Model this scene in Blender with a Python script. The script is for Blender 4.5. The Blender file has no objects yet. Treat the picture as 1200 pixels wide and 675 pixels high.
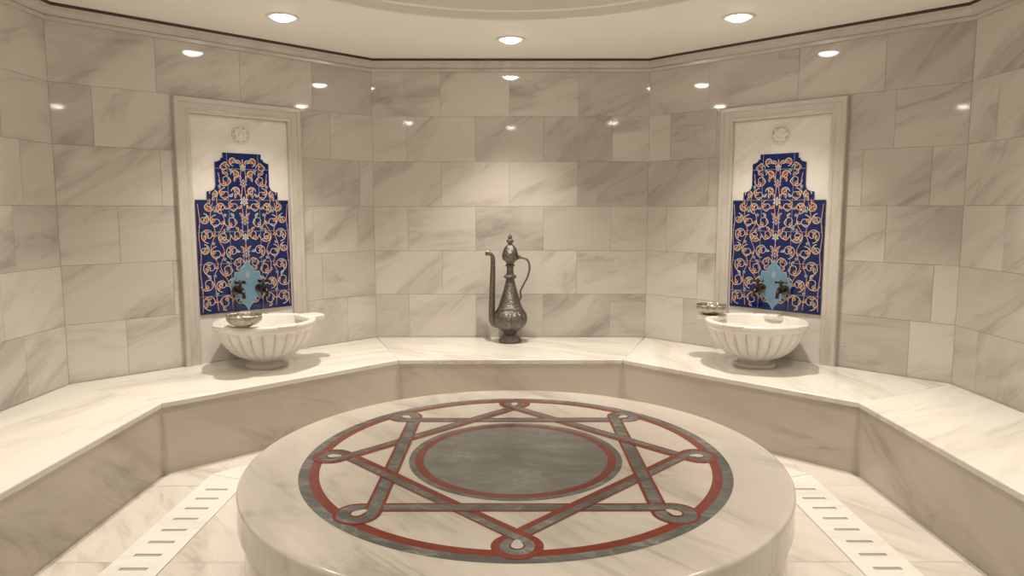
import bpy, math, random
from mathutils import Vector, Matrix
random.seed(7)
S = bpy.context.scene
COL = S.collection
pi = math.pi
A = 2.781; HALF = A*math.tan(pi/8)
CEIL = 2.735; BENCH = 0.425

# ------------------------------------------------------------------ helpers
def link(o):
    COL.objects.link(o); return o

def top(o, label, cat, group=None):
    o["label"] = label; o["category"] = cat
    if group: o["group"] = group
    return o

def struct(o, label=None, cat=None):
    o["kind"] = "structure"
    if label: o["label"] = label
    if cat: o["category"] = cat
    return o

def empty(name, loc, rz=0.0):
    e = bpy.data.objects.new(name, None)
    e.empty_display_size = 0.1
    e.location = loc; e.rotation_euler = (0, 0, rz)
    return link(e)

class MB:
    """simple mesh builder with material slots and a per-face random colour"""
    def __init__(s): s.v=[]; s.f=[]; s.m=[]; s.r=[]
    def add(s, vs, fs, mat=0, rnd=(0,0,0)):
        b=len(s.v); s.v+= [tuple(x) for x in vs]
        for f in fs:
            s.f.append(tuple(b+i for i in f)); s.m.append(mat); s.r.append(rnd)
    def box(s, x0,x1,y0,y1,z0,z1, mat=0, rnd=(0,0,0)):
        vs=[(x0,y0,z0),(x1,y0,z0),(x1,y1,z0),(x0,y1,z0),(x0,y0,z1),(x1,y0,z1),(x1,y1,z1),(x0,y1,z1)]
        s.add(vs,[(0,3,2,1),(4,5,6,7),(0,1,5,4),(1,2,6,5),(2,3,7,6),(3,0,4,7)],mat,rnd)
    def prism(s, pts, z0, z1, mat=0, rnd=(0,0,0)):
        n=len(pts)
        ar=sum(pts[i][0]*pts[(i+1)%n][1]-pts[(i+1)%n][0]*pts[i][1] for i in range(n))
        if ar<0: pts=pts[::-1]
        vs=[(p[0],p[1],z0) for p in pts]+[(p[0],p[1],z1) for p in pts]
        fs=[tuple(range(n))[::-1], tuple(range(n,2*n))]
        for i in range(n): fs.append((i,(i+1)%n,n+(i+1)%n,n+i))
        s.add(vs,fs,mat,rnd)
    def lathe(s, prof, n=64, fn=None, mat=0, c=(0,0), arc=None):
        vs=[]; fs=[]; k=len(prof)
        for j,(r,z) in enumerate(prof):
            for i in range(n):
                t=2*pi*i/n
                rr=r if fn is None else fn(r,z,t,j)
                vs.append((c[0]+rr*math.cos(t), c[1]+rr*math.sin(t), z))
        for j in range(k-1):
            for i in range(n):
                a=j*n+i; b=j*n+(i+1)%n
                fs.append((a,b,b+n,a+n))
        s.add(vs,fs,mat)
    def tube(s, pts, rad, n=12, mat=0, cap=True):
        pts=[Vector(p) for p in pts]; m=len(pts)
        if not hasattr(rad,'__len__'): rad=[rad]*m
        T=[(pts[min(i+1,m-1)]-pts[max(i-1,0)]).normalized() for i in range(m)]
        u=T[0].orthogonal().normalized(); vs=[]; fs=[]
        for i in range(m):
            u=(u-T[i]*u.dot(T[i])).normalized(); w=T[i].cross(u)
            for j in range(n):
                a=2*pi*j/n
                vs.append(pts[i]+(u*math.cos(a)+w*math.sin(a))*rad[i])
        for i in range(m-1):
            for j in range(n):
                a=i*n+j; b=i*n+(j+1)%n
                fs.append((a,b,b+n,a+n))
        if cap:
            fs.append(tuple(range(n))[::-1]); fs.append(tuple(range((m-1)*n,m*n)))
        s.add(vs,fs,mat)
    def obj(s, name, mats, smooth=False, angle=40, parent=None, loc=(0,0,0), rz=0, bevel=0):
        me=bpy.data.meshes.new(name); me.from_pydata(s.v,[],s.f); me.update()
        for m in mats: me.materials.append(m)
        for i,p in enumerate(me.polygons): p.material_index=s.m[i]
        ca=me.color_attributes.new("tile_rnd",'FLOAT_COLOR','CORNER')
        for i,p in enumerate(me.polygons):
            r=s.r[i]
            for _ in p.loop_indices:
                ca.data[_].color=(r[0],r[1],r[2],1)
        if smooth:
            me.shade_smooth()
            me.set_sharp_from_angle(angle=math.radians(angle))
        o=bpy.data.objects.new(name,me); link(o)
        o.location=loc; o.rotation_euler=(0,0,rz)
        if parent: o.parent=parent
        if bevel:
            b=o.modifiers.new("bevel",'BEVEL'); b.width=bevel; b.segments=3; b.limit_method='ANGLE'; b.angle_limit=math.radians(35)
        return o

def smooth_path(pts, sub=6):
    P=[Vector(p) for p in pts]; out=[]
    for i in range(len(P)-1):
        p0=P[max(i-1,0)]; p1=P[i]; p2=P[i+1]; p3=P[min(i+2,len(P)-1)]
        for k in range(sub):
            t=k/sub
            out.append(0.5*((2*p1)+(p2-p0)*t+(2*p0-5*p1+4*p2-p3)*t*t+(3*p1-p0-3*p2+p3)*t**3))
    out.append(P[-1]); return out

# ------------------------------------------------------------------ materials
def mat_new(name):
    m=bpy.data.materials.new(name); m.use_nodes=True
    nt=m.node_tree; b=nt.nodes["Principled BSDF"]
    return m,nt,b

def marble(name, base, vein, deep, rough=0.12, axis='Y', ang=0.45, scale=1.0, stretch=4.5, rnd=1.0, spread=0.7, amount=1.0, thin=0.4, tone=0.2, lo=0.46, hi=0.8, dist=.7):
    m,nt,b=mat_new(name); N=nt.nodes; L=nt.links
    tc=N.new('ShaderNodeTexCoord'); at=N.new('ShaderNodeAttribute'); at.attribute_name="tile_rnd"
    mul=N.new('ShaderNodeVectorMath'); mul.operation='SCALE'; mul.inputs['Scale'].default_value=9.0*rnd
    L.new(at.outputs['Vector'],mul.inputs[0])
    add=N.new('ShaderNodeVectorMath'); add.operation='ADD'
    L.new(tc.outputs['Object'],add.inputs[0]); L.new(mul.outputs[0],add.inputs[1])
    sep=N.new('ShaderNodeSeparateXYZ'); L.new(at.outputs['Vector'],sep.inputs[0])
    an=N.new('ShaderNodeMath'); an.operation='MULTIPLY_ADD'
    L.new(sep.outputs[0],an.inputs[0]); an.inputs[1].default_value=spread; an.inputs[2].default_value=ang-spread*0.5 if rnd else ang
    vr=N.new('ShaderNodeVectorRotate'); vr.rotation_type=axis+'_AXIS'
    L.new(add.outputs[0],vr.inputs['Vector']); L.new(an.outputs[0],vr.inputs['Angle'])
    mp=N.new('ShaderNodeMapping'); sc=[1.0,1.0,1.0]
    if axis=='Y': sc[2]=stretch
    elif axis=='Z': sc[1]=stretch
    mp.inputs['Scale'].default_value=sc
    L.new(vr.outputs[0],mp.inputs[0])
    n1=N.new('ShaderNodeTexNoise'); n1.inputs['Scale'].default_value=1.1*scale; n1.inputs['Detail'].default_value=6; n1.inputs['Roughness'].default_value=0.57; n1.inputs['Distortion'].default_value=dist
    L.new(mp.outputs[0],n1.inputs['Vector'])
    r1=N.new('ShaderNodeValToRGB'); r1.color_ramp.elements[0].position=lo; r1.color_ramp.elements[1].position=hi
    r1.color_ramp.elements[0].color=(0,0,0,1); r1.color_ramp.elements[1].color=(1,1,1,1)
    L.new(n1.outputs['Fac'],r1.inputs[0])
    n2=N.new('ShaderNodeTexNoise'); n2.inputs['Scale'].default_value=1.5*scale; n2.inputs['Detail'].default_value=5; n2.inputs['Distortion'].default_value=1.2
    L.new(mp.outputs[0],n2.inputs['Vector'])
    s1=N.new('ShaderNodeMath'); s1.operation='SUBTRACT'; L.new(n2.outputs['Fac'],s1.inputs[0]); s1.inputs[1].default_value=0.53
    s2=N.new('ShaderNodeMath'); s2.operation='ABSOLUTE'; L.new(s1.outputs[0],s2.inputs[0])
    r2=N.new('ShaderNodeValToRGB'); r2.color_ramp.elements[0].position=0.0; r2.color_ramp.elements[1].position=0.06
    r2.color_ramp.elements[0].color=(1,1,1,1); r2.color_ramp.elements[1].color=(0,0,0,1)
    L.new(s2.outputs[0],r2.inputs[0])
    m3=N.new('ShaderNodeMath'); m3.operation='MULTIPLY'; L.new(r2.outputs[0],m3.inputs[0])
    ad=N.new('ShaderNodeMath'); ad.operation='MULTIPLY_ADD'; L.new(r1.outputs[0],ad.inputs[0]); ad.inputs[1].default_value=1.0; ad.inputs[2].default_value=0.05
    L.new(ad.outputs[0],m3.inputs[1])
    pv=N.new('ShaderNodeMath'); pv.operation='MULTIPLY_ADD'; L.new(sep.outputs[2],pv.inputs[0]); pv.inputs[1].default_value=0.7*amount if rnd else 0; pv.inputs[2].default_value=(0.35 if rnd else 0.8)*amount
    f1=N.new('ShaderNodeMath'); f1.operation='MULTIPLY'; f1.use_clamp=True; L.new(r1.outputs[0],f1.inputs[0]); L.new(pv.outputs[0],f1.inputs[1])
    mx=N.new('ShaderNodeMix'); mx.data_type='RGBA'; mx.inputs[6].default_value=(*base,1); mx.inputs[7].default_value=(*vein,1)
    L.new(f1.outputs[0],mx.inputs[0])
    f2=N.new('ShaderNodeMath'); f2.operation='MULTIPLY'; f2.use_clamp=True; L.new(m3.outputs[0],f2.inputs[0]); f2.inputs[1].default_value=thin*amount
    mx2=N.new('ShaderNodeMix'); mx2.data_type='RGBA'; mx2.inputs[7].default_value=(*deep,1)
    L.new(mx.outputs[2],mx2.inputs[6]); L.new(f2.outputs[0],mx2.inputs[0])
    tv=N.new('ShaderNodeMath'); tv.operation='MULTIPLY_ADD'; L.new(sep.outputs[1],tv.inputs[0]); tv.inputs[1].default_value=-tone; tv.inputs[2].default_value=1.0
    hs=N.new('ShaderNodeHueSaturation'); L.new(mx2.outputs[2],hs.inputs['Color']); L.new(tv.outputs[0],hs.inputs['Value'])
    L.new(hs.outputs[0],b.inputs['Base Color'])
    b.inputs['Roughness'].default_value=rough
    b.inputs['Specular IOR Level'].default_value=0.5
    return m

def plain(name, col, rough=0.4, metal=0.0, bump=0.0, bscale=60, var=0.12, vscale=8, coat=0.0):
    m,nt,b=mat_new(name); N=nt.nodes; L=nt.links
    tc=N.new('ShaderNodeTexCoord')
    n=N.new('ShaderNodeTexNoise'); n.inputs['Scale'].default_value=vscale; n.inputs['Detail'].default_value=5
    L.new(tc.outputs['Object'],n.inputs['Vector'])
    mx=N.new('ShaderNodeMix'); mx.data_type='RGBA'
    mx.inputs[6].default_value=(*[c*(1-var) for c in col],1); mx.inputs[7].default_value=(*[min(1,c*(1+var)) for c in col],1)
    L.new(n.outputs['Fac'],mx.inputs[0]); L.new(mx.outputs[2],b.inputs['Base Color'])
    b.inputs['Roughness'].default_value=rough; b.inputs['Metallic'].default_value=metal
    b.inputs['Coat Weight'].default_value=coat
    if bump:
        v=N.new('ShaderNodeTexVoronoi'); v.inputs['Scale'].default_value=bscale
        L.new(tc.outputs['Object'],v.inputs['Vector'])
        bp=N.new('ShaderNodeBump'); bp.inputs['Strength'].default_value=bump; bp.inputs['Distance'].default_value=0.004
        L.new(v.outputs['Distance'],bp.inputs['Height']); L.new(bp.outputs[0],b.inputs['Normal'])
    return m

def emit(name, col, s):
    m,nt,b=mat_new(name)
    b.inputs['Base Color'].default_value=(1,1,1,1)
    b.inputs['Emission Color'].default_value=(*col,1); b.inputs['Emission Strength'].default_value=s
    return m

M_wall  = marble("wall_marble",(0.645,0.60,0.54),(0.40,0.365,0.32),(0.22,0.195,0.165),rough=0.05,ang=0.40,scale=.85,stretch=3.8,thin=.45,hi=.74,tone=.15)
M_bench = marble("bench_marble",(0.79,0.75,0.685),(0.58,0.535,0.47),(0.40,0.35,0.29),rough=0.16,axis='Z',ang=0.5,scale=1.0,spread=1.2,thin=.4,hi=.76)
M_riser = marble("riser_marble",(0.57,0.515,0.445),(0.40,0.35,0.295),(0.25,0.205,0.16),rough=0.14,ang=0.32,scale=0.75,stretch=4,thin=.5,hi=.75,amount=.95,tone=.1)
M_slab  = marble("platform_marble",(0.59,0.54,0.475),(0.40,0.36,0.305),(0.24,0.205,0.165),rough=0.13,axis='Z',ang=0.9,scale=0.75,stretch=3.8,rnd=0,amount=1.0,thin=.55,hi=.73)
M_floor = marble("floor_marble",(0.71,0.66,0.59),(0.47,0.42,0.365),(0.31,0.265,0.215),rough=0.2,axis='Z',ang=0.7,scale=0.9,tone=.1,thin=.5,hi=.74)
M_frame = marble("frame_marble",(0.60,0.555,0.50),(0.46,0.42,0.37),(0.34,0.30,0.24),rough=0.15,ang=1.2,scale=0.8,rnd=0,amount=0.8)
M_white = marble("white_marble",(0.78,0.745,0.69),(0.62,0.58,0.52),(0.46,0.41,0.36),rough=0.25,ang=0.6,scale=1.5,rnd=0,amount=0.8)
M_green = marble("green_grey_marble",(0.085,0.088,0.082),(0.175,0.178,0.165),(0.36,0.35,0.32),rough=0.17,axis='Z',ang=0.3,scale=4.0,stretch=1.6,rnd=0,amount=1.0,lo=.38,hi=.66,thin=.5)
M_disc  = marble("mottled_grey_marble",(0.135,0.135,0.125),(0.22,0.22,0.205),(0.34,0.335,0.31),rough=0.18,axis='Z',ang=0.15,scale=3.4,stretch=1.8,rnd=0,amount=1.0,lo=.36,hi=.70,thin=.35,dist=.3)
M_tear  = plain("muted_inlay_stone",(0.50,0.47,0.41),0.2,var=.1)
M_red   = plain("red_marble",(0.18,0.026,0.015),0.18,var=0.3,vscale=25)
M_grout = plain("grout",(0.40,0.36,0.31),0.8)
M_ceil  = plain("ceiling_plaster",(0.92,0.895,0.84),0.75,var=0.01)
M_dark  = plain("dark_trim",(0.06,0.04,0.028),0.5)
M_hole  = plain("drain_shadow",(0.36,0.32,0.27),0.7)
M_blue  = plain("cobalt_glaze",(0.002,0.012,0.10),0.10,var=0.35,vscale=14,coat=0.15)
M_crm   = plain("cream_glaze",(0.62,0.54,0.40),0.2)
M_orn   = plain("coral_glaze",(0.33,0.055,0.012),0.2)
M_tq    = plain("turquoise_glaze",(0.15,0.27,0.38),0.16,var=0.25,vscale=20)
M_tql   = plain("pale_blue_glaze",(0.25,0.37,0.45),0.2)
M_joint = plain("tile_joint",(0.22,0.22,0.25),0.7)
M_pew   = plain("aged_pewter",(0.19,0.172,0.15),0.36,metal=1.0,bump=1.0,bscale=110,var=0.6,vscale=45)
M_brz   = plain("aged_bronze",(0.09,0.068,0.046),0.3,metal=1.0,var=0.3,vscale=30)
M_sil   = plain("tinned_copper",(0.46,0.42,0.36),0.33,metal=1.0,bump=1.0,bscale=90,var=0.5,vscale=50)
M_trimw = plain("white_metal",(0.85,0.83,0.78),0.4)
M_lens  = emit("lamp_lens",(1.0,0.94,0.83),36.0)

# ------------------------------------------------------------------ walls
ROW=(2.656-BENCH)/6
def tile_wall(mb, rows, rnd_seed):
    rg=random.Random(rnd_seed)
    g=0.0014
    for (z0,z1,xs) in rows:
        for a,b in zip(xs[:-1],xs[1:]):
            r=(rg.random(),rg.random()**2 if rg.random()<0.88 else 1.0,rg.random())
            vs=[(a+.0004,0.003,z0+.0004),(b-.0004,0.003,z0+.0004),(b-.0004,0.003,z1-.0004),(a+.0004,0.003,z1-.0004),
                (a+g,0,z0+g),(b-g,0,z0+g),(b-g,0,z1-g),(a+g,0,z1-g)]
            mb.add(vs,[(4,5,6,7),(0,1,5,4),(1,2,6,5),(2,3,7,6),(3,0,4,7)],0,r)

def run_bond(x0,x1,row,jit,rg):
    W=0.571; off=0 if row%2 else W/2
    xs=[x0]; x=x0+ (off if off>0.01 else W)
    if jit: x+=rg.uniform(-.1,.1)
    while x<x1-0.12:
        xs.append(x)
        x+=W*(rg.choice([0.72,1.0,1.0,1.22]) if jit else 1.0)
    xs.append(x1); return xs

names={0:"wall_back",45:"wall_back_left",-45:"wall_back_right",90:"wall_left",-90:"wall_right",135:"wall_front_left",-135:"wall_front_right",180:"wall_front"}
for deg,nm in names.items():
    ph=math.radians(deg); loc=(-math.sin(ph)*A, math.cos(ph)*A, 0)
    mb=MB(); rg=random.Random(deg+500)
    zs=[BENCH-2*ROW+i*ROW for i in range(9)]+[CEIL]
    if deg==180:
        dw=0.62
        rows=[]
        for i in range(len(zs)-1):
            z0,z1=max(zs[i],0),zs[i+1]
            if z1<=0: continue
            if z1<2.2845:
                rows.append((z0,z1,[-HALF,-dw])); rows.append((z0,z1,[dw,HALF]))
        rows.append((2.284, CEIL,[-HALF,-dw,0,dw,HALF]))
        tile_wall(mb,rows,deg)
        mb.box(-HALF-.04,-dw,0.004,0.12,0,CEIL,1); mb.box(dw,HALF+.04,0.004,0.12,0,CEIL,1); mb.box(-dw,dw,0.004,0.12,2.284,CEIL,1)
    else:
        rows=[]
        for i in range(len(zs)-1):
            z0,z1=zs[i],zs[i+1]
            if z1<=0.0: continue
            z0=max(z0,0.0)
            rows.append((z0,z1,run_bond(-HALF,HALF,i,deg!=0,rg)))
        tile_wall(mb,rows,deg+11)
        mb.box(-HALF,HALF,0.0025,0.12,0,CEIL,1)
    o=mb.obj(nm,[M_wall,M_grout],loc=loc,rz=ph)
    struct(o,"polished cream marble tiled wall with grey-brown veins","wall")

def octa_ring(prof, name, mat, closed=True):
    vs=[];fs=[]
    k=len(prof)
    for (o,z) in prof:
        s=(A-o)/math.cos(pi/8)
        for i in range(8):
            t=pi/8+i*pi/4
            vs.append((s*math.cos(t),s*math.sin(t),z))
    for j in range(k if closed else k-1):
        for i in range(8):
            a=j*8+i;b=j*8+(i+1)%8; c=((j+1)%k)*8
            fs.append((a,b,c+(i+1)%8,c+i))
    mb=MB(); mb.add(vs,fs); o=mb.obj(name,[mat]); return o
o=octa_ring([(0.0,2.64),(0.016,2.64),(0.018,2.662),(0.012,2.668),(0.026,2.676),(0.048,2.690),(0.052,2.702),(0.062,2.704),(0.066,2.716),(0.0,2.716)],"trim_1",M_frame)
struct(o,"moulded marble cornice running under the ceiling","trim")
o=octa_ring([(0.0,2.716),(0.070,2.716),(0.070,2.7345),(0.0,2.7345)],"trim_2",M_dark)  # thin dark band on top of the cornice moulding
struct(o,"thin dark trim between cornice and ceiling","trim")

# ceiling with round recess
mb=MB(); n=128; RC=1.53
vs=[];fs=[]
for i in range(n):
    t=2*pi*i/n
    k=(t+pi/8)%(pi/4)-pi/8
    ro=(A+0.1)/math.cos(k)
    vs.append((ro*math.cos(t),ro*math.sin(t),CEIL)); 
for i in range(n):
    t=2*pi*i/n; vs.append((RC*math.cos(t),RC*math.sin(t),CEIL))
for i in range(n):
    fs.append((i,n+i,n+(i+1)%n,(i+1)%n))
mb.add(vs,fs)
prof=[(RC,CEIL),(RC-.003,CEIL-.012),(RC-.012,CEIL-.02),(RC-.06,CEIL-.022),(RC-.068,CEIL-.016),(RC-.07,CEIL+.03),(RC-.10,CEIL+.034),(RC-.104,CEIL+.12),(RC-.15,CEIL+.125),(RC-.155,CEIL+.25)]
for k in range(1,9):
    a=k/8*pi/2; prof.append(((RC-.155)*math.cos(a)+0.001, CEIL+.25+0.4*math.sin(a)))
mb.lathe(prof,n)
o=mb.obj("ceiling",[M_ceil],smooth=True,angle=30); struct(o,"cream plaster ceiling with round moulded dome recess","ceiling")

# floor
mb=MB(); rg=random.Random(3)
def tilef(x0,x1,y0,y1):
    g=.0015;r=(rg.random(),rg.random()*.6,rg.random())
    mb.add([(x0+g,y0+g,0),(x1-g,y0+g,0),(x1-g,y1-g,0),(x0+g,y1-g,0)],[(0,1,2,3)],0,r)
for i in range(-4,4):
    for j in range(-4,4):
        tilef(i*.85,(i+1)*.85,j*.85-.3,(j+1)*.85-.3)
mb.box(-3.2,3.2,-3.8,3.2,-0.1,-0.001,1)
o=mb.obj("floor",[M_floor,M_grout]); struct(o,"cream marble slab floor","floor")

# ------------------------------------------------------------------ bench
inner=[(0.82,-1.98),(1.985,-0.83),(1.985,0.715),(0.818,1.868),(-0.818,1.868),(-1.985,0.715),(-1.985,-0.83),(-0.82,-1.98)]
outer=[]
for (sx,sy) in [(HALF,-A),(A,-HALF),(A,HALF),(HALF,A),(-HALF,A),(-A,HALF),(-A,-HALF),(-HALF,-A)]:
    k=(A-0.004)/A; outer.append((sx*k,sy*k))
def offset_poly(P,d):
    lines=[]
    for p,q in zip(P[:-1],P[1:]):
        t=Vector((q[0]-p[0],q[1]-p[1])).normalized(); nn=Vector((t.y,-t.x))
        if nn.dot(Vector(p)+Vector(q))<0: nn=-nn
        lines.append((Vector(p)+nn*d,t))
    out=[tuple(lines[0][0])]
    for (p,t),(q,u) in zip(lines[:-1],lines[1:]):
        den=t.x*u.y-t.y*u.x; w=q-p; s=(w.x*u.y-w.y*u.x)/den
        out.append(tuple(p+t*s))
    p,t=lines[-1]; L=(Vector(P[-1])-Vector(P[-2])).length
    out.append(tuple(p+t*L)); return out
rin=offset_poly(inner,.008); rout=offset_poly(inner,.11)
E=empty("stone_bench",(0,1.9,0)); top(E,"built-in cream marble bench running around the octagonal room","bench")
rg=random.Random(9)
for i in range(7):
    a,b=inner[i],inner[i+1]; c,d=outer[i+1],outer[i]
    rot=math.atan2(b[1]-a[1],b[0]-a[0])
    cx,cy=(a[0]+b[0])/2,(a[1]+b[1])/2
    def toloc(p):
        x,y=p[0]-cx,p[1]-cy
        return (x*math.cos(-rot)-y*math.sin(-rot), x*math.sin(-rot)+y*math.cos(-rot))
    la,lb,lc,ld=[toloc(p) for p in (a,b,c,d)]
    g=0.0008
    la=(la[0]+g,la[1]);lb=(lb[0]-g,lb[1]);lc=(lc[0]-g,lc[1]);ld=(ld[0]+g,ld[1])
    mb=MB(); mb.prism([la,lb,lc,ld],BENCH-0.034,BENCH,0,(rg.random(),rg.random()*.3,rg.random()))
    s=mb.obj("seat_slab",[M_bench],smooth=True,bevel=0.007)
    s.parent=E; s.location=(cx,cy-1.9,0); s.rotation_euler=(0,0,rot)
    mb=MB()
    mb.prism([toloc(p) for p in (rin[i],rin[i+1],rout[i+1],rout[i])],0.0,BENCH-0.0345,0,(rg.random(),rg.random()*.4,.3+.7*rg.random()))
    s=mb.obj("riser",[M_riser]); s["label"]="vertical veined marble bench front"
    s.parent=E; s.location=(cx,cy-1.9,0); s.rotation_euler=(0,0,rot)

# ------------------------------------------------------------------ drain grates
def grate(deg):
    ph=math.radians(deg); mb=MB(); ap=1.60; w=.12; sl=.060; t=math.tan(pi/8)
    z1=.005
    n=9; pitch=.122; slot=.024; L=n*pitch/2
    def P(x0,x1,y0,y1): mb.box(x0,x1,y0,y1,0.0005,z1,0)
    P(-L,L,-w,-sl); P(-L,L,sl,w)
    for i in range(n+1):
        c=-L+i*pitch
        a=c-pitch/2+slot/2 if i>0 else -L
        b=c+pitch/2-slot/2 if i<n else L
        P(max(a,-L),min(b,L),-sl,sl)
    for s in(-1,1):
        mb.prism([(s*L,-w),(s*L,w),(s*((ap+w)*t-.003),w),(s*((ap-w)*t-.003),-w)],0.0005,z1,0)
    mb.box(-L,L,-sl,sl,.0004,.0015,1)
    o=mb.obj("drain_grate",[M_white,M_hole],loc=(-math.sin(ph)*ap,math.cos(ph)*ap,0),rz=ph)
    top(o,"white marble floor drain cover with a row of slots","drain grate","drain covers around the platform")
for d in (0,45,-45,90,-90,135,-135,180): grate(d)

# ------------------------------------------------------------------ platform
H=0.381; R=1.21; PY=-0.041; PX=0.022
E=empty("heated_platform",(PX,PY,0)); top(E,"round cream marble hammam platform with inlaid star medallion","platform")
mb=MB()
mb.lathe([(0.0005,H),(0.6,H),(R-.03,H),(R-.014,H),(R-.0125,H-.0002),(R-.005,H-.003),(R-.001,H-.009),(R,H-.016),(R,H-.02),(R,H-.13),(R,H-.137),(R-.003,H-.142),(R-.008,H-.145),(R-.012,H-.145),(0.3,H-.145)],180)
mb.obj("slab",[M_slab],smooth=True,angle=50,parent=E)
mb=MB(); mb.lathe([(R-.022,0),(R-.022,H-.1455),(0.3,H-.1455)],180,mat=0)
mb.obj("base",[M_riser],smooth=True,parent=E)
mb=MB()
def ribbon2(pts,w0,w1,z,mat,closed=False,dz=0.0):
    n=len(pts); vs=[];fs=[]
    for i in range(n):
        if closed: p=Vector(pts[(i-1)%n]);q=Vector(pts[(i+1)%n])
        else: p=Vector(pts[max(i-1,0)]);q=Vector(pts[min(i+1,n-1)])
        t=(q-p).normalized(); nn=Vector((-t.y,t.x)); c=Vector(pts[i])
        zz=dz[i] if hasattr(dz,'__len__') else dz*i
        a=c+nn*w0; b=c+nn*w1
        vs+=[(a.x,a.y,z+zz),(b.x,b.y,z+zz)]
    for i in range(n if closed else n-1):
        j=(i+1)%n; fs.append((2*i,2*i+1,2*j+1,2*j))
    mb.add(vs,fs,mat)
def circ(r,n=160,c=(0,0)): return [(c[0]+r*math.cos(2*pi*i/n),c[1]+r*math.sin(2*pi*i/n)) for i in range(n)]
def ring(r0,r1,z,mat,c=(0,0),n=160): ribbon2(circ((r0+r1)/2,n,c),-(r1-r0)/2,(r1-r0)/2,z,mat,True)
RM=0.985
ring(RM-.045,RM,H+.0005,0); ring(RM-.088,RM-.045,H+.0005,1)
ring(.0,.428,H+.0005,4); ring(.428,.434,H+.0005,0); ring(.434,.472,H+.0005,1); ring(.472,.500,H+.0005,0)
Vr=.868; rho=.056
for sq in (0,1):
    z=H+.0008
    V=[Vector((Vr*math.cos(pi/2+sq*pi/4+k*pi/2),Vr*math.sin(pi/2+sq*pi/4+k*pi/2))) for k in range(4)]
    path=[]; hz=[]
    NS=49
    for k in range(4):
        a,b=V[k],V[(k+1)%4]; d=(b-a).normalized(); nin=Vector((-d.y,d.x))
        if nin.dot(-(a+b))<0: nin=-nin
        for q in range(NS):
            u=q/(NS-1)
            p=(a+nin*rho).lerp(b+nin*rho,u); path.append((p.x,p.y))
            # weave: each side passes over then under the sides of the other square
            h=.0008+.0007*math.sin(u*2*pi)
            e=.0
            if u<.14: e=-.0006*(1-u/.14)
            if u>.86: e=.0006*((u-.86)/.14)
            hz.append(h+e)
        a0=math.atan2(nin.y,nin.x)
        for q in range(1,28):
            tang=Vector((math.sin(a0),-math.cos(a0)))
            sgn=-1 if tang.dot(d)>0 else 1
            ang=a0+sgn*1.5*pi*q/28
            path.append((b.x+rho*math.cos(ang),b.y+rho*math.sin(ang)))
            hz.append(.0014-.0012*q/28)
    for v in V:
        ring(0,rho+.0,H+.0006,3,(v.x,v.y),40)
    ribbon2(path,-.037,.037,z,1,True,hz)
    if sq==0: ribbon2(path,-.028,.006,z+.00012,0,True,hz)
    else:     ribbon2(path,-.024,.024,z+.00012,0,True,hz)
    for v in V:
        u=v.normalized()
        pts=[]
        for q in range(28):
            t=2*pi*q/28; rr=.023*(1+.9*max(0,-math.cos(t))**7)
            c=v+u*(rr*math.cos(t))+Vector((-u.y,u.x))*rr*math.sin(t)*.95; pts.append((c.x,c.y,z+.0026))
        mb.add(pts,[tuple(range(28))],5)
o=mb.obj("star_inlay",[M_green,M_red,M_slab,M_white,M_disc,M_tear],parent=E); o["label"]="red and green-grey stone interlaced star inlay"; o.scale=(.978,1.015,1)

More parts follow.
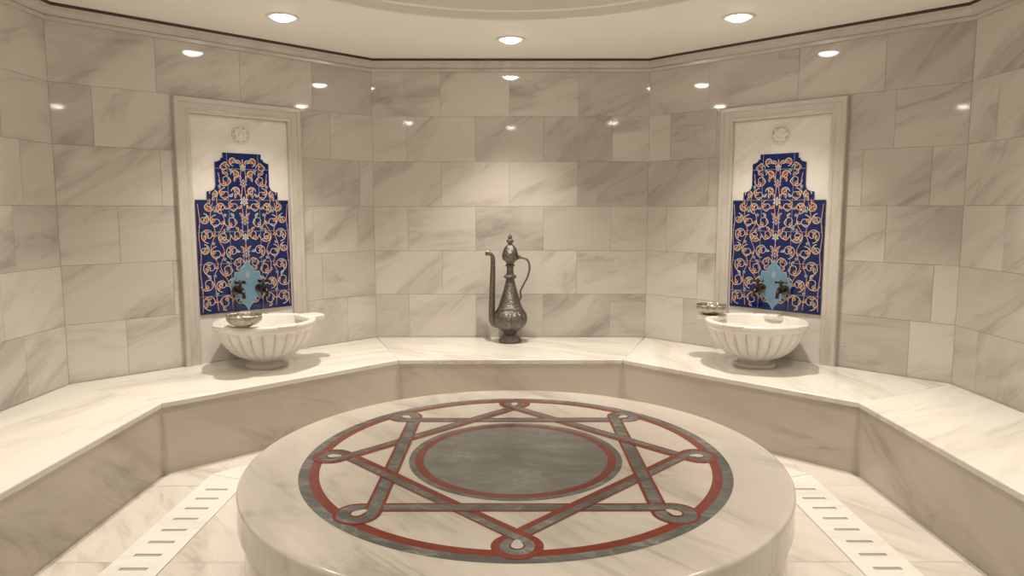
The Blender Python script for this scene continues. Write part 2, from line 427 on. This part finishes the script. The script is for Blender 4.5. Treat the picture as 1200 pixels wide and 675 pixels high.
# ------------------------------------------------------------------ wall fountains
ZB=0.775
def outline():
    r=[(.345,0),(.345,.808),(.262,.808),(.262,.862)]
    for q in range(0,6):
        a=q/5*pi/2; r.append((.262-.06*math.sin(a), .905-.038*math.cos(a)))
    r+=[(.198,.91),(.198,1.075)]
    for q in range(1,5):
        a=q/4*pi/2; r.append((.198-.045*math.sin(a),1.105-.028*math.cos(a)))
    r+=[(.14,1.106),(.14,1.142)]
    l=[(-x,y) for x,y in r[::-1]]
    return r+l
OL=outline()
def halfw(v):
    rr=OL[:len(OL)//2]; best=0
    for (xa,va),(xb,vb) in zip(rr[:-1],rr[1:]):
        if va<=v<=vb and vb>va: best=max(best,0) or xa+(xb-xa)*(v-va)/(vb-va)
    return best
def panel_mesh():
    mb=MB()
    ol=OL; n=len(ol)
    yf=-.012
    vs=[(x,0,ZB+v) for x,v in ol]+[(x,yf,ZB+v) for x,v in ol]
    fs=[(i,(i+1)%n,n+(i+1)%n,n+i) for i in range(n)]
    mb.add(vs,fs,0)
    lv=sorted(set([v for x,v in ol]))
    for v0,v1 in zip(lv[:-1],lv[1:]):
        e=1e-6
        if v1-v0<1e-5: continue
        a=halfw(v0+e); b=halfw(v1-e)
        if not a or not b: continue
        mb.add([(-a,yf,ZB+v0),(a,yf,ZB+v0),(b,yf,ZB+v1),(-b,yf,ZB+v1)],[(0,1,2,3)],0)
    def rib(pts,w,mat,z):
        y=yf-.0004-z*.0005
        def flush(seg):
            m=len(seg)
            if m<2: return
            vs=[];fs=[]
            for i in range(m):
                p=Vector(seg[max(i-1,0)][0]);q=Vector(seg[min(i+1,m-1)][0]); t=(q-p)
                if t.length<1e-9: t=Vector((1,0))
                t.normalize(); nn=Vector((-t.y,t.x))*seg[i][1]/2; c=Vector(seg[i][0])
                vs+=[(c.x+nn.x,y,ZB+c.y+nn.y),(c.x-nn.x,y,ZB+c.y-nn.y)]
            for i in range(m-1): fs.append((2*i,2*i+1,2*i+3,2*i+2))
            mb.add(vs,fs,mat)
        seg=[]
        for i,p in enumerate(pts):
            ww=w(i/(len(pts)-1)) if callable(w) else w
            if abs(p[0])<halfw(p[1])-.008 and .006<p[1]<1.136: seg.append((p,ww))
            else: flush(seg); seg=[]
        flush(seg)
    def blob(pts,mat,z):
        if all(abs(p[0])<halfw(p[1])-.004 and 0<p[1]<1.138 for p in pts):
            y=yf-.0004-z*.0005
            mb.add([(p[0],y,ZB+p[1]) for p in pts],[tuple(range(len(pts)))],mat)
    def leaf(c,ang,L,W,mat,z):
        pts=[]
        for q in range(14):
            t=q/13; pts.append((t*L, W*math.sin(pi*t)**.8*(1-.45*t)+.15*L*math.sin(t*pi)))
        for q in range(1,13):
            t=1-q/13; pts.append((t*L,-W*.6*math.sin(pi*t)+.15*L*math.sin(t*pi)))
        ca,sa=math.cos(ang),math.sin(ang)
        for s in (1,-1):
            blob([(s*(c[0]+x*ca-y*sa),c[1]+x*sa+y*ca) for x,y in pts],mat,z)
    def leaf2(c,ang,L,W,core=2):
        leaf((c[0]-.002*math.cos(ang),c[1]-.002*math.sin(ang)),ang,L*1.12,W*1.4,1,3); leaf((c[0]+.002*math.cos(ang),c[1]+.002*math.sin(ang)),ang,L*.88,W*.8,core,4)
    def flower(c,r,pet,m1,m2):
        for s in ((1,-1) if abs(c[0])>.01 else (1,)):
            for mat,k,z in ((m1,1.0,3),(m2,.62,4),(1,.22,5)):
                pts=[]
                for q in range(40):
                    t=2*pi*q/40; rr=r*k*(1+.28*math.cos(pet*t))
                    pts.append((s*c[0]+rr*math.sin(t),c[1]+rr*math.cos(t)))
                blob(pts,mat,z)
    def spiral(c,r,a0,dr,idx,turns=1.05):
        pts=[]
        for q in range(56):
            t=q/55; a=a0+dr*turns*2*pi*t; rr=r*(1-.66*t**.9)
            pts.append((c[0]+rr*math.cos(a),c[1]+rr*math.sin(a)))
        for s in (1,-1):
            pp=[(s*x,y) for x,y in pts]
            rib(pp,lambda t:.0056*(1-.3*t),1,1)
        for n_,k in enumerate((6,20,35)):
            p=pts[k]; q=pts[k+1]
            t=math.atan2(q[1]-p[1],q[0]-p[0]); o=-dr*(.75 if k%2 else -.7)
            leaf2(p,t+o,.038,.0098,3 if (n_+idx)%6==5 else 2)
        leaf2(pts[-1],math.atan2(pts[-1][1]-pts[-2][1],pts[-1][0]-pts[-2][0])+dr*.4,.030,.012)
    sp=[((.06,.09),.05,pi/2,1),((.165,.075),.055,pi,-1),((.275,.085),.060,-pi/2,1),((.285,.215),.055,0,-1),((.185,.20),.050,-pi/2,1),
        ((.10,.215),.038,0,1),((.145,.31),.052,0,-1),((.265,.33),.058,-pi/2,1),((.06,.35),.042,pi,-1),
        ((.10,.44),.055,-pi/2,1),((.215,.43),.050,pi/2,-1),((.30,.455),.040,pi/2,1),((.27,.56),.056,-pi/2,1),((.16,.545),.05,pi,1),((.065,.56),.042,0,-1),
        ((.10,.655),.052,0,-1),((.21,.655),.048,pi/2,-1),((.295,.67),.042,pi/2,1),((.26,.762),.04,pi,1),((.17,.755),.045,-pi/2,1),((.075,.765),.045,pi/2,-1),
        ((.135,.85),.046,pi/2,-1),((.215,.85),.034,0,1),((.055,.87),.036,0,1),((.13,.95),.048,0,-1),((.055,.99),.036,0,1),((.135,1.04),.036,pi,-1),((.07,1.085),.034,-pi/2,1)]
    for i_,(c,r,a0,dr) in enumerate(sp): spiral(c,r,a0,dr,i_)
    for ctrl in ([(0,.02),(.015,.10),(.02,.20),(.01,.30),(.02,.40)],[(.02,.40),(.0,.5),(.02,.58),(.01,.7)],[(.01,.7),(.02,.8),(.01,.9),(.02,.97),(0,1.1)],
                 [(.33,.02),(.325,.15),(.335,.3),(.325,.42),(.335,.55),(.325,.66),(.335,.78)],
                 [(.115,.02),(.12,.12),(.14,.22),(.19,.33),(.16,.44),(.20,.55),(.15,.66),(.20,.8),(.17,.9),(.18,1.0)],
                 [(.22,.02),(.23,.14),(.24,.26),(.21,.35),(.255,.46),(.22,.58),(.25,.68),(.23,.79)]):
        pts=[(p.x,p.y) for p in smooth_path([(a,b,0) for a,b in ctrl],8)]
        for s in (1,-1):
            pp=[(s*x,y) for x,y in pts]
            rib(pp,.0065,2,1); rib(pp,.0025,1,2)
    for v,r,m1 in ((.42,.026,4),(.54,.022,1),(.66,.026,4),(.80,.026,1),(.93,.024,4),(1.04,.020,1)):
        flower((0,v),r,6,m1,3 if m1==1 else 2)
        leaf2((.022,v+.02),1.1,.038,.009)
    for c in ((.225,.14),(.235,.27),(.16,.385),(.235,.50),(.33,.62),(.13,.60),(.145,.70),(.215,.73),(.175,.905),(.09,1.02)):
        flower(c,.011,5,4,3)
    def joint(x0,x1,v0,v1): mb.add([(x0,yf-.0034,ZB+v0),(x1,yf-.0034,ZB+v0),(x1,yf-.0034,ZB+v1),(x0,yf-.0034,ZB+v1)],[(0,1,2,3)],5)
    for v in (.128,.355,.582,.808,1.03):
        h=halfw(v-.002) if v<.82 else halfw(v+.01); joint(-h,h,v-.0019,v+.0019)
    for x in (-.115,.115): joint(x-.0019,x+.0019,0,1.14)
    return mb
PM=panel_mesh()

def loft_frame(hw, ht, zb, prof, mb):
    vs=[];fs=[];k=len(prof)
    for (d,y) in prof:
        vs+=[(-hw+d,y,zb),(-hw+d,y,ht-d),(hw-d,y,ht-d),(hw-d,y,zb)]
    for j in range(k-1):
        for i in range(3):
            a=j*4+i; fs.append((a,a+4,a+5,a+1))
    fs.append(tuple(j*4 for j in range(k))); fs.append(tuple(j*4+3 for j in range(k))[::-1])
    mb.add(vs,fs)

def wall_panel(deg):
    ph=math.radians(deg); lx=0.022 if deg>0 else -0.022
    base=Vector((-math.sin(ph)*A, math.cos(ph)*A,0))+Vector((math.cos(ph),math.sin(ph),0))*lx
    E=empty("fountain_panel",(base.x,base.y,BENCH),ph)
    top(E,"marble framed wall panel with cobalt arabesque tiles behind basin","wall panel","tiled fountain panels")
    Z=-BENCH
    mb=MB(); loft_frame(.466,2.276,BENCH+.001,[(0,-.001),(0,-.03),(.004,-.037),(.02,-.042),(.032,-.040),(.036,-.032),(.05,-.028),(.074,-.024),(.082,-.030),(.094,-.032),(.104,-.026),(.106,-.004)],mb)
    o=mb.obj("frame",[M_frame],smooth=True,angle=35,parent=E,loc=(0,0,Z)); o["label"]="moulded marble frame"
    mb=MB(); mb.box(-.359,.359,-.006,-.001,BENCH+.001,2.169)
    mb.obj("backing_slab",[M_white],parent=E,loc=(0,0,Z))
    o=PM.obj("tile_field",[M_blue,M_crm,M_orn,M_tq,M_tql,M_joint],parent=E,loc=(0,-.0065,Z)); o["label"]="glazed cobalt tiles with coral and cream arabesques"
    half=[(0,.19),(.022,.150),(.050,.128),(.050,.100),(.095,.100),(.100,.062),(.118,.040),(.140,0)]
    q=half+[(x,-y) for x,y in half[-2::-1]]
    pts=q+[(-x,y) for x,y in q[-2:0:-1]]
    mb=MB(); n=len(pts)
    for k,(sc,y,mt) in enumerate(((1,-.024,1),(.94,-.0255,0))):
        mb.add([(x*sc,y,.965+v*sc) for x,v in pts],[tuple(range(n))],mt)
    mb.add([(x,-.018,.965+v) for x,v in pts]+[(x,-.024,.965+v) for x,v in pts],[(i,(i+1)%n,n+(i+1)%n,n+i) for i in range(n)],1)
    mb.add([(math.sin(2*pi*i/24)*.016*(1+.3*math.cos(i*pi/2)),-.0265,1.04+math.cos(2*pi*i/24)*.028) for i in range(24)],[tuple(range(24))],1)
    mb.obj("tap_medallion",[M_tq,M_tql],parent=E,loc=(0,0,Z))["label"]="pale blue pointed medallion tile"
    mb=MB()
    mb.lathe([(.066,0),(.066,.008),(.060,.012),(.056,.008)],48)
    mb.lathe([(.054,.008),(.040,.014),(.022,.010),(.018,.016),(.0005,.019)],48,fn=lambda r,z,t,j:r*(1+(.12*math.cos(8*t) if r<.056 and r>.02 else 0)))
    mb.v=[(x,-z-.0055,2.05+y) for (x,y,z) in mb.v]
    mb.obj("rosette",[M_white],smooth=True,parent=E,loc=(0,0,Z))["label"]="small round carved marble rosette"
    for tx in (-.088,.088):
        w=base+Vector((math.cos(ph),math.sin(ph),0))*tx+Vector((math.sin(ph),-math.cos(ph),0))*.0265
        T=empty("wall_tap",(w.x,w.y,.935),ph)
        top(T,"aged bronze wall tap with cross handle above the basin","tap","bronze wall taps")
        mb=MB()
        mb.lathe([(.0005,0.0),(.034,0),(.034,.005),(.020,.012),(.016,.05),(.024,.054),(.024,.08),(.0005,.084)],24)
        mb.v=[(x,-z,y) for x,y,z in mb.v]
        sp=smooth_path([(0,-.066,0),(0,-.095,-.002),(0,-.115,-.018),(0,-.122,-.055)],5)
        mb.tube(sp,[.015-.004*i/len(sp) for i in range(len(sp))])
        mb.obj("spout",[M_brz],smooth=True,parent=T)
        mb=MB()
        mb.tube([(0,-.066,.015),(0,-.066,.05)],.010)
        for a in range(4):
            t=a*pi/2+.5
            c=Vector((math.cos(t)*.042,-.066+math.sin(t)*.042,.058))
            mb.tube([(0,-.066,.058),(c.x*.6,-.066+(c.y+.066)*.6,.058),tuple(c)],[.008,.007,.012],10)
        mb.lathe([(.0005,.046),(.016,.048),(.019,.06),(.009,.07),(.0005,.078)],16,c=(0,-.066))
        mb.obj("handle",[M_brz],smooth=True,parent=T)
wall_panel(45); wall_panel(-45)

def basin(sx):
    loc=(sx*1.716,1.68,BENCH); 
    rz=math.radians(45) if sx<0 else math.radians(135)
    E=empty("marble_basin",loc,rz)
    top(E,"white marble fluted hammam basin on bench with metal bowl","basin","fluted marble basins")
    mb=MB(); NF=24
    def fl(r,z,t,j):
        if .062<z<.276 and r>.13 and j<14:
            u=abs(math.sin(NF/2*t))
            k=min(1,(z-.055)/.05)*min(1,(.290-z)/.045)
            return r*(1-.085*(1-u**.6)*k)
        return r
    prof=[(.10,.058),(.128,.060),(.155,.068),(.196,.086),(.234,.114),(.265,.146),(.289,.182),(.307,.215),(.319,.245),(.323,.262),(.327,.270),(.337,.276),(.342,.284),(.342,.290),(.343,.294),(.343,.316),
          (.339,.322),(.331,.325),(.305,.325),(.298,.321),(.293,.31),(.278,.25),(.24,.18),(.17,.13),(.08,.115),(.0005,.112)]
    mb.lathe(prof,312,fn=fl)
    mb.obj("bowl",[M_white],smooth=True,angle=50,parent=E)
    mb=MB(); mb.lathe([(.0005,0.0005),(.138,0.0005),(.142,.008),(.142,.022),(.132,.028),(.112,.032),(.102,.042),(.108,.05),(.126,.056),(.128,.0605),(.0005,.0605)],64)
    mb.obj("foot",[M_white],smooth=True,angle=40,parent=E)
    def lug(x0,x1,w,ang=0):
        mb=MB(); pts=[(x0,-w),(x0,w)]+[(x1-w*.5+w*.5*math.sin(a), w*math.cos(a)) for a in [i*pi/8 for i in range(9)]]
        ca,sa=math.cos(ang),math.sin(ang)
        mb.prism([(x*ca-y*sa,x*sa+y*ca) for x,y in pts],.292,.3265)
        return mb.obj("rim_lug",[M_white],smooth=True,parent=E,bevel=.008)
    fr=-pi/2 if sx<0 else pi/2
    lug(.26,.44,.085); lug(.27,.362,.07,pi); lug(.27,.362,.07,-fr); lug(.255,.358,.085,fr)
    return E
basin(-1); basin(1)

def metal_bowl(loc,rz,lab,sc=1.0):
    E=MB()
    prof=[(.0005,.004),(.03,.006),(.044,0.0),(.052,0.0),(.060,.005),(.088,.018),(.107,.038),(.111,.060),(.109,.066),(.116,.074),(.112,.077),(.106,.073),(.103,.058),(.096,.040),(.075,.024),(.03,.012),(.0005,.010)]
    prof=[(r*sc,z*sc) for r,z in prof]
    E.lathe(prof,96,fn=lambda r,z,t,j:r*(1+(.018*math.cos(16*t) if 4<j<13 else 0)))
    o=E.obj("metal_bowl",[M_sil],smooth=True,loc=loc,rz=rz)
    top(o,lab,"bowl","hammam pouring bowls")
metal_bowl((-1.755,1.395,BENCH+.3272),0,"embossed tinned copper bowl resting on basin's front rim")
metal_bowl((1.716-.246,1.68+.246,BENCH+.3272),0,"embossed tinned copper bowl resting on basin's rim lug",.94)

# ------------------------------------------------------------------ ewer
K=.00709
def ewer():
    E=empty("metal_ewer",(-.005,2.56,BENCH)); top(E,"tall antique engraved pewter ewer with slender spout on bench","ewer")
    prof=[(0.07,400),(13,400),(13.5,398),(12,395),(9,392),(7.2,389.5),(8.6,387.8),(8.3,386.8),(12,385),(15.3,382),(17.8,378.5),(19,374.5),(19.2,370.5),(18.2,366.5),(16.2,362.5),(14.8,360.5),(15,359.6),(13.8,358.6),(12,353),(9.8,346),(7.5,338),(5.8,331),(4.6,326),(7.4,324.5),(7.4,322.5),(4.4,321),(3.8,316),(4.0,312),(5.6,311),(5.6,310),(4.2,309),(5.6,306),(8.5,304),(9.6,301),(8.9,299)]
    def rb(r,z,t,j): 
        return r*(1+.045*abs(math.sin(9*t))) if 8<=j<=13 else r
    mb=MB(); mb.lathe([(r*K,(400-y)*K) for r,y in prof],144,fn=rb)
    mb.obj("body",[M_pew],smooth=True,angle=50,parent=E)
    prof=[(9.2,299.5),(9.4,298),(8.4,295),(7.2,291),(4.8,288),(3,286.5),(2.6,285),(4.2,283),(4.2,281.5),(2,280),(2.6,277.5),(1.4,275.5),(.05,273.5)]
    mb=MB(); mb.lathe([(r*K,(400-y)*K) for r,y in prof],40)
    mb.obj("lid",[M_pew],smooth=True,angle=50,parent=E)
    def P(px,py,y=0): return ((px-597.5)*K,y,(400-py)*K)
    sp=smooth_path([P(586,379),P(580,378.5),P(576.8,374),P(576.3,362),P(576.8,340),P(577.4,320),P(577.6,305),P(576.5,299),P(573,296.5),P(570.5,297)],6)
    n=len(sp); mb=MB()
    mb.tube(sp,[K*(4.6-2.4*min(1,i/n*1.2)) for i in range(n)],14)
    mb.tube([P(574,296.8),P(571,296),P(568.8,296)],[K*2.1,K*3.6,K*2.8],14)
    mb.tube([P(577.3,325),P(577.4,322)],[K*3.3,K*3.3],14)
    mb.obj("spout",[M_pew],smooth=True,angle=60,parent=E)
    hp=smooth_path([P(604,303),P(612,302),P(618,305),P(620,313),P(618,323),P(613,333),P(609.5,341),P(610,348),P(606,353)],6)
    mb=MB(); mb.tube(hp,K*1.15,10); 
    mb.tube([P(603,301),P(608,299.5),P(611,302)],[K*1.4,K*1.5,K*1.0],10)
    mb.obj("handle",[M_pew],smooth=True,angle=60,parent=E)
ewer()

# ------------------------------------------------------------------ downlights
WARM=(1.0,.92,.805)
def downlight(i):
    t=pi/2+i*pi/4; r=2.05; loc=(r*math.cos(t),r*math.sin(t),CEIL)
    E=empty("ceiling_downlight",loc); top(E,"round recessed warm white ceiling spotlight, switched on","ceiling light","recessed ceiling spotlights")
    mb=MB(); mb.lathe([(.072,-.001),(.104,-.0005),(.104,-.006),(.098,-.009),(.075,-.007),(.072,-.001)],40)
    mb.obj("trim_ring",[M_trimw],smooth=True,parent=E)
    mb=MB()
    mb.lathe([(.0005,-.030),(.03,-.027),(.055,-.018),(.068,-.009),(.0725,-.003)],40)
    mb.obj("lens",[M_lens],smooth=True,parent=E)
    l=bpy.data.lights.new("spot_lamp",'SPOT'); l.energy={0:180,1:180,7:180,2:150,6:150}.get(i,120); l.color=WARM; l.spot_size=math.radians(98); l.spot_blend=.95; l.shadow_soft_size=.028
    o=bpy.data.objects.new("spot_lamp",l); link(o); o.parent=E; o.location=(0,0,-.035)
for i in range(8): downlight(i)

W=bpy.data.worlds.new("world"); S.world=W; W.use_nodes=True
W.node_tree.nodes["Background"].inputs[0].default_value=(1,.9,.78,1); W.node_tree.nodes["Background"].inputs[1].default_value=.25

# ------------------------------------------------------------------ camera
cd=bpy.data.cameras.new("camera"); cd.lens=24.9; cd.sensor_width=36; cd.clip_start=.02
co=bpy.data.objects.new("camera",cd); link(co)
co.location=(0,-3.219,1.525); co.rotation_euler=(math.radians(90-6.43),0,-.0018)
S.camera=co
S.view_settings.view_transform='Standard'
